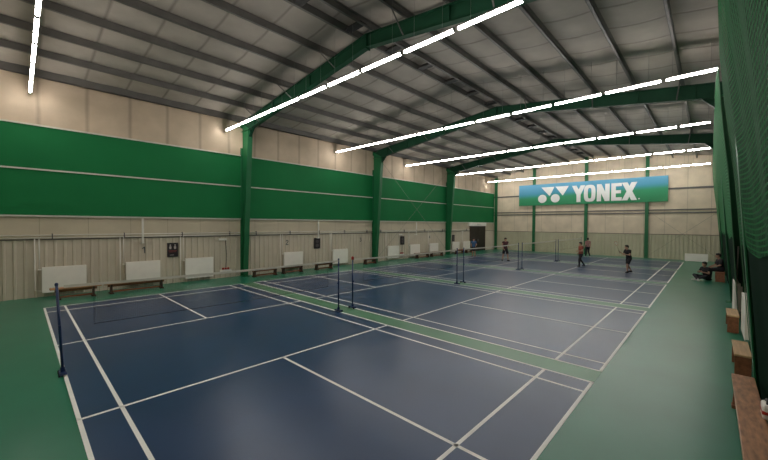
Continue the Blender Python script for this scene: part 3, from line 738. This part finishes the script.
# ------------------------------------------------------------------ people
def solid(name, mb, m, voxel, parent=None, smooth=3):
    tmp = bpy.data.objects.new('tmp', mb.mesh('tmp', m)); COL.objects.link(tmp)
    r = tmp.modifiers.new('r', 'REMESH'); r.mode = 'VOXEL'; r.voxel_size = voxel
    if smooth:
        s = tmp.modifiers.new('s', 'SMOOTH'); s.factor = .5; s.iterations = smooth
    dg = bpy.context.evaluated_depsgraph_get(); dg.update()
    me = bpy.data.meshes.new_from_object(tmp.evaluated_get(dg)); me.name = name
    for p in me.polygons: p.use_smooth = True
    if not me.materials: me.materials.append(M[m])
    old = tmp.data; bpy.data.objects.remove(tmp); bpy.data.meshes.remove(old)
    o = bpy.data.objects.new(name, me); COL.objects.link(o)
    if parent: o.parent = parent
    return o
def lerp(a, b, t): return Vector(a).lerp(Vector(b), t)
def person(H, J, wear, loc, rz, label, shoe='shoe_dark'):
    """J: joints for a 1.7 m figure facing +y; wear: shirt, bottom, long trousers?, sleeve length"""
    k = H / 1.7
    D = dict(pel=(0, 0, .92), chest=(0, .02, 1.26), neck=(0, .01, 1.44), head=(0, .045, 1.585), shl=(-.17, 0, 1.385), shr=(.17, 0, 1.385),
             ell=(-.23, -.02, 1.11), elr=(.23, -.02, 1.11), wrl=(-.24, .08, .87), wrr=(.24, .08, .87), hil=(-.085, 0, .90), hir=(.085, 0, .90),
             knl=(-.095, .02, .49), knr=(.095, .02, .49), anl=(-.10, -.02, .085), anr=(.10, -.02, .085), fl=0.0, fr=0.0, look=0.0)
    D.update(J)
    P = {n: (Vector(v) * k if isinstance(v, tuple) else v) for n, v in D.items()}
    b = MB(); r = lambda x: x * k
    # torso, neck, head
    b.capsule(P['pel'] + Vector((-.055, 0, 0)) * k, P['pel'] + Vector((.055, 0, 0)) * k, r(.105), r(.105)); b.capsule(P['pel'], P['chest'], r(.115), r(.125))
    for s in ('l', 'r'): b.capsule(lerp(P['pel'], P['chest'], .35), lerp(P['chest'], P['sh' + s], .55), r(.10), r(.085))
    b.capsule(P['shl'], P['shr'], r(.062), r(.062)); b.capsule(lerp(P['chest'], P['neck'], .6), P['head'] + Vector((0, -.02, -.04)) * k, r(.06), r(.048))
    h = P['head']; lk = Matrix.Rotation(D['look'], 3, 'Z')
    def hv(x, y, z): return h + lk @ Vector((x, y, z)) * k
    b.ellipsoid(hv(0, -.012, .022), (r(.076), r(.094), r(.098))); b.ellipsoid(hv(0, .03, -.045), (r(.054), r(.062), r(.068)))
    b.capsule(hv(0, .088, .012), hv(0, .108, -.018), r(.009), r(.014)); b.capsule(hv(-.014, .086, -.066), hv(.014, .086, -.066), r(.010), r(.010))
    for s in (-1, 1): b.ellipsoid(hv(s * .078, -.008, -.005), (r(.012), r(.022), r(.033)))
    # limbs
    for s in ('l', 'r'):
        sg = -1 if s == 'l' else 1
        b.capsule(P['sh' + s], P['el' + s], r(.050), r(.038)); b.capsule(P['el' + s], P['wr' + s], r(.038), r(.026))
        d = (P['wr' + s] - P['el' + s]).normalized(); side = d.cross(Vector((sg, .3, 0))).normalized(); pn = d.cross(side).normalized()
        w = P['wr' + s]; pa = w + d * r(.075)
        for q in (-.024, -.008, .008, .024): b.capsule(w + side * r(q * .5) + d * r(.01), pa + side * r(q), r(.015), r(.012))
        for q, ln in ((-.029, .062), (-.010, .074), (.010, .078), (.029, .068)):
            a0 = pa + side * r(q); a1 = a0 + d * r(ln * .5) + pn * r(.010) + side * r(q * .12); a2 = a1 + d * r(ln * .42) + pn * r(.024)
            b.capsule(a0, a1, r(.0095), r(.009), 8, 3); b.capsule(a1, a2, r(.009), r(.0075), 8, 3)
        t0 = w + d * r(.03) + side * r(.018); t1 = t0 + side * r(.034) + d * r(.028) + pn * r(.012); t2 = t1 + side * r(.006) + d * r(.032) + pn * r(.010)
        b.capsule(t0, t1, r(.012), r(.010), 8, 3); b.capsule(t1, t2, r(.010), r(.008), 8, 3)
        b.capsule(P['hi' + s], P['kn' + s], r(.082), r(.054)); b.capsule(P['kn' + s], lerp(P['kn' + s], P['an' + s], .35), r(.052), r(.054)); b.capsule(lerp(P['kn' + s], P['an' + s], .35), P['an' + s], r(.054), r(.034))
        ft = Matrix.Rotation(D['f' + s], 3, 'Z') @ Vector((0, 1, 0)); b.capsule(P['an' + s] + Vector((0, 0, -.04)) * k, P['an' + s] + (ft * .12 + Vector((0, 0, -.05))) * k, r(.034), r(.028))
    o = solid('person', b, 'skin', .0085 * k, smooth=2)
    # clothes
    shirt, bottom, long_, slv = wear
    c = MB()
    c.capsule(lerp(P['pel'], P['chest'], .12) + Vector((-.05, 0, 0)) * k, lerp(P['pel'], P['chest'], .12) + Vector((.05, 0, 0)) * k, r(.125), r(.125)); c.capsule(lerp(P['pel'], P['chest'], .1), P['chest'], r(.138), r(.142))
    for s in ('l', 'r'):
        c.capsule(lerp(P['pel'], P['chest'], .3), lerp(P['chest'], P['sh' + s], .55), r(.115), r(.102)); c.capsule(lerp(P['shl'], P['shr'], .5), P['sh' + s], r(.07), r(.072))
        a, e = P['sh' + s], P['el' + s]
        if slv > 0:
            c.tube([a, lerp(a, e, slv)], [r(.072), r(.066)], 14)
    c.capsule(lerp(P['chest'], P['neck'], .5), lerp(P['chest'], P['neck'], .85), r(.07), r(.06))
    solid('shirt', c, shirt, .012 * k, o)
    c = MB(); c.capsule(P['pel'] + Vector((-.055, 0, .05)) * k, P['pel'] + Vector((.055, 0, .05)) * k, r(.118), r(.118)); c.capsule(P['pel'] + Vector((-.05, 0, -.01)) * k, P['pel'] + Vector((.05, 0, -.01)) * k, r(.122), r(.122))
    for s in ('l', 'r'):
        c.capsule(P['hi' + s], lerp(P['hi' + s], P['kn' + s], .3), r(.10), r(.098))
        if long_:
            c.capsule(P['hi' + s], P['kn' + s], r(.098), r(.070)); c.capsule(P['kn' + s], lerp(P['kn' + s], P['an' + s], .9), r(.070), r(.055))
        else: c.tube([P['hi' + s], lerp(P['hi' + s], P['kn' + s], .88)], [r(.10), r(.092)], 16)
    solid('trousers' if long_ else 'shorts', c, bottom, .012 * k, o)
    for s in ('l', 'r'):
        a = P['an' + s]; ft = Matrix.Rotation(D['f' + s], 3, 'Z') @ Vector((0, 1, 0))
        drop = Vector((0, 0, -.045)) * k
        c = MB(); c.capsule(a + drop - ft * r(.045), a + drop + ft * r(.06), r(.040), r(.042)); c.capsule(a + drop + ft * r(.05) , a + drop + ft * r(.145) + Vector((0, 0, -.006)) * k, r(.042), r(.034)); c.capsule(a + Vector((0, 0, .0)), a + drop, r(.043), r(.045))
        solid('shoe', c, shoe, .009 * k, o)
    # hair, eyes, mouth
    c = MB(); c.ellipsoid(hv(0, -.026, .048), (r(.094), r(.106), r(.094))); c.ellipsoid(hv(0, -.060, -.005), (r(.076), r(.058), r(.075))); c.ellipsoid(hv(0, .040, .088), (r(.066), r(.048), r(.036)))
    solid('hair', c, 'hair', .010 * k, o)
    for s in (-1, 1): sm(MB().ellipsoid(hv(s * .029, .080, .008), (r(.011), r(.008), r(.007)), 10, 6)).build('eye', 'hair', o)
    sm(MB().ellipsoid(hv(0, .0945, -.067), (r(.018), r(.006), r(.006)), 10, 6)).build('mouth', 'lips', o)
    o.location = loc; o.rotation_euler = (0, 0, rz); tag(o, label, 'person')
    return o, P
G = .005
# boy in black, ready stance, forearms raised
_, PB = person(1.60, dict(pel=(0, -.06, .87), chest=(0, .02, 1.19), neck=(0, .06, 1.37), head=(0, .11, 1.51), shl=(-.17, .03, 1.31), shr=(.17, .03, 1.31), ell=(-.24, .10, 1.06), elr=(.25, .08, 1.06),
    wrl=(-.17, .33, 1.10), wrr=(.20, .30, 1.17), hil=(-.09, -.06, .85), hir=(.09, -.06, .85), knl=(-.13, .16, .47), knr=(.13, -.08, .46), anl=(-.14, .14, .085), anr=(.16, -.34, .085), fr=-.3, fl=.2),
    ('shirt_black', 'shirt_black', False, .62), (22.95, -4.74, G), .85, 'boy in black shirt and black shorts, bare legs, crouching ready with arms forward')
person(1.56, dict(knl=(-.10, .16, .50), anl=(-.11, .16, .10), knr=(.10, -.02, .49), anr=(.11, -.30, .12), ell=(-.24, .05, 1.12), wrl=(-.19, .27, 1.10), elr=(.24, -.12, 1.12), wrr=(.24, .04, .93), pel=(0, 0, .90), hil=(-.085, 0, .88), hir=(.085, 0, .88)),
    ('shirt_orange', 'cloth_dark', True, .6), (24.0, -2.12, G), .75, 'boy in rust red shirt and dark trousers walking on the fourth court')
person(1.58, dict(knr=(.10, .05, .48), anr=(.14, -.12, .085), anl=(-.14, .05, .085), knl=(-.12, .08, .49)), ('shirt_pink', 'cloth_dark', True, .6), (31.9, -.70, G), -.9, 'person in dusty pink top and dark trousers on the farthest court', 'shoe_light')
person(1.68, dict(anl=(-.20, .05, .085), anr=(.20, -.05, .085), knl=(-.16, .06, .49), knr=(.15, .02, .49), wrl=(-.17, .22, 1.02), wrr=(.20, .16, .92), fl=.5, fr=-.5), ('shirt_maroon', 'cloth_dark', False, .25), (23.8, 2.75, G), 2.45,
    'child in dark vest and dark shorts, bare legs, facing the camera behind the net')
person(1.52, dict(wrl=(-.20, .20, 1.0), wrr=(.20, .20, 1.0), anl=(-.13, .04, .085), anr=(.13, -.04, .085)), ('shirt_blue', 'cloth_dark', False, .62), (25.2, 6.05, G), 2.0, 'child in blue shirt and dark shorts in front of the dark door', 'shoe_red')
person(1.62, dict(pel=(0, 0, .17), chest=(0, .07, .50), neck=(0, .12, .70), head=(0, .16, .84), shl=(-.17, .08, .64), shr=(.17, .08, .64), ell=(-.24, .16, .40), elr=(.24, .16, .40), wrl=(-.12, .36, .46), wrr=(.12, .36, .46),
    hil=(-.10, .02, .16), hir=(.10, .02, .16), knl=(-.30, .38, .27), knr=(.30, .38, .27), anl=(.10, .50, .10), anr=(-.12, .62, .10), fl=-1.0, fr=1.0), ('shirt_black', 'cloth_dark', True, .62), (22.2, -7.98, G), .85,
    'child in black sitting cross-legged on the green floor beside the right hand net', 'shoe_light')
person(1.66, dict(pel=(0, -.02, .56), chest=(0, .03, .90), neck=(0, .06, 1.09), head=(0, .11, 1.23), shl=(-.17, .03, 1.03), shr=(.17, .03, 1.03), ell=(-.23, .10, .78), elr=(.23, .10, .78), wrl=(-.12, .34, .68), wrr=(.12, .34, .68),
    hil=(-.09, 0, .55), hir=(.09, 0, .55), knl=(-.13, .42, .53), knr=(.13, .42, .53), anl=(-.13, .44, .085), anr=(.13, .42, .085)), ('shirt_black', 'cloth_dark', True, .9), (22.75, -8.46, G), .35,
    'person in dark clothes sitting on the brown bench beside the right hand net')
# racket in the crouching boy's hand
rk = empty('badminton_racket', Matrix.Translation((22.95, -4.72, G)) @ Matrix.Rotation(.85, 4, 'Z') @ (PB['wrr'] + (PB['wrr'] - PB['elr']).normalized() * .085))
rk.rotation_euler = (math.radians(-25), 0, .95); tag(rk, 'badminton racket held forward by the boy in black', 'racket')
sm(MB().tube([(0, 0, -.07), (0, 0, .11)], .013, 8)).build('grip', 'black', rk)
sm(MB().tube([(0, 0, .11), (0, 0, .42)], .004, 6)).build('shaft', 'black', rk)
sm(MB().tube([(.098 * math.cos(t), 0, .54 + .125 * math.sin(t)) for t in [-PI / 2 + 2 * PI * q / 24 for q in range(25)]], .006, 6)).build('hoop', 'red', rk)
b = MB()
for q in range(-4, 5):
    u = q / 5; hx, hz = .095 * math.sqrt(1 - u * u), .12 * math.sqrt(1 - u * u)
    b.tube([(u * .095, 0, .54 - hz), (u * .095, 0, .54 + hz)], .0012, 4); b.tube([(-hx, 0, .54 + u * .12), (hx, 0, .54 + u * .12)], .0012, 4)
b.build('strings', 'string', rk)

# ------------------------------------------------------------------ light, world, camera
wd = bpy.data.worlds.new('World'); scn.world = wd; wd.use_nodes = True
wd.node_tree.nodes['Background'].inputs[0].default_value = (.05, .05, .055, 1); wd.node_tree.nodes['Background'].inputs[1].default_value = .3
cp = (-0.5159, -8.0787, 2.6342); yaw, pitch, roll, fpx = 0.7567, -0.0171, 0.0063, 345.9256
f = Vector((math.cos(yaw) * math.cos(pitch), math.sin(yaw) * math.cos(pitch), math.sin(pitch)))
r = f.cross(Vector((0, 0, 1))).normalized(); u = r.cross(f)
r2 = r * math.cos(roll) + u * math.sin(roll); u2 = -r * math.sin(roll) + u * math.cos(roll)
cam = bpy.data.cameras.new('camera'); co = bpy.data.objects.new('camera', cam); COL.objects.link(co)
co.matrix_world = Matrix(((r2.x, u2.x, -f.x, cp[0]), (r2.y, u2.y, -f.y, cp[1]), (r2.z, u2.z, -f.z, cp[2]), (0, 0, 0, 1)))
cam.sensor_width = 36; cam.lens = fpx / 768 * 36; cam.clip_start = .05; cam.clip_end = 200
scn.camera = co
scn.view_settings.view_transform = 'Standard'
scn.view_settings.look = 'None'
scn.view_settings.exposure = 0.0
scn.cycles.use_denoising = True
scn.cycles.max_bounces = 8
scn.cycles.transparent_max_bounces = 12
scn.cycles.sample_clamp_indirect = 6
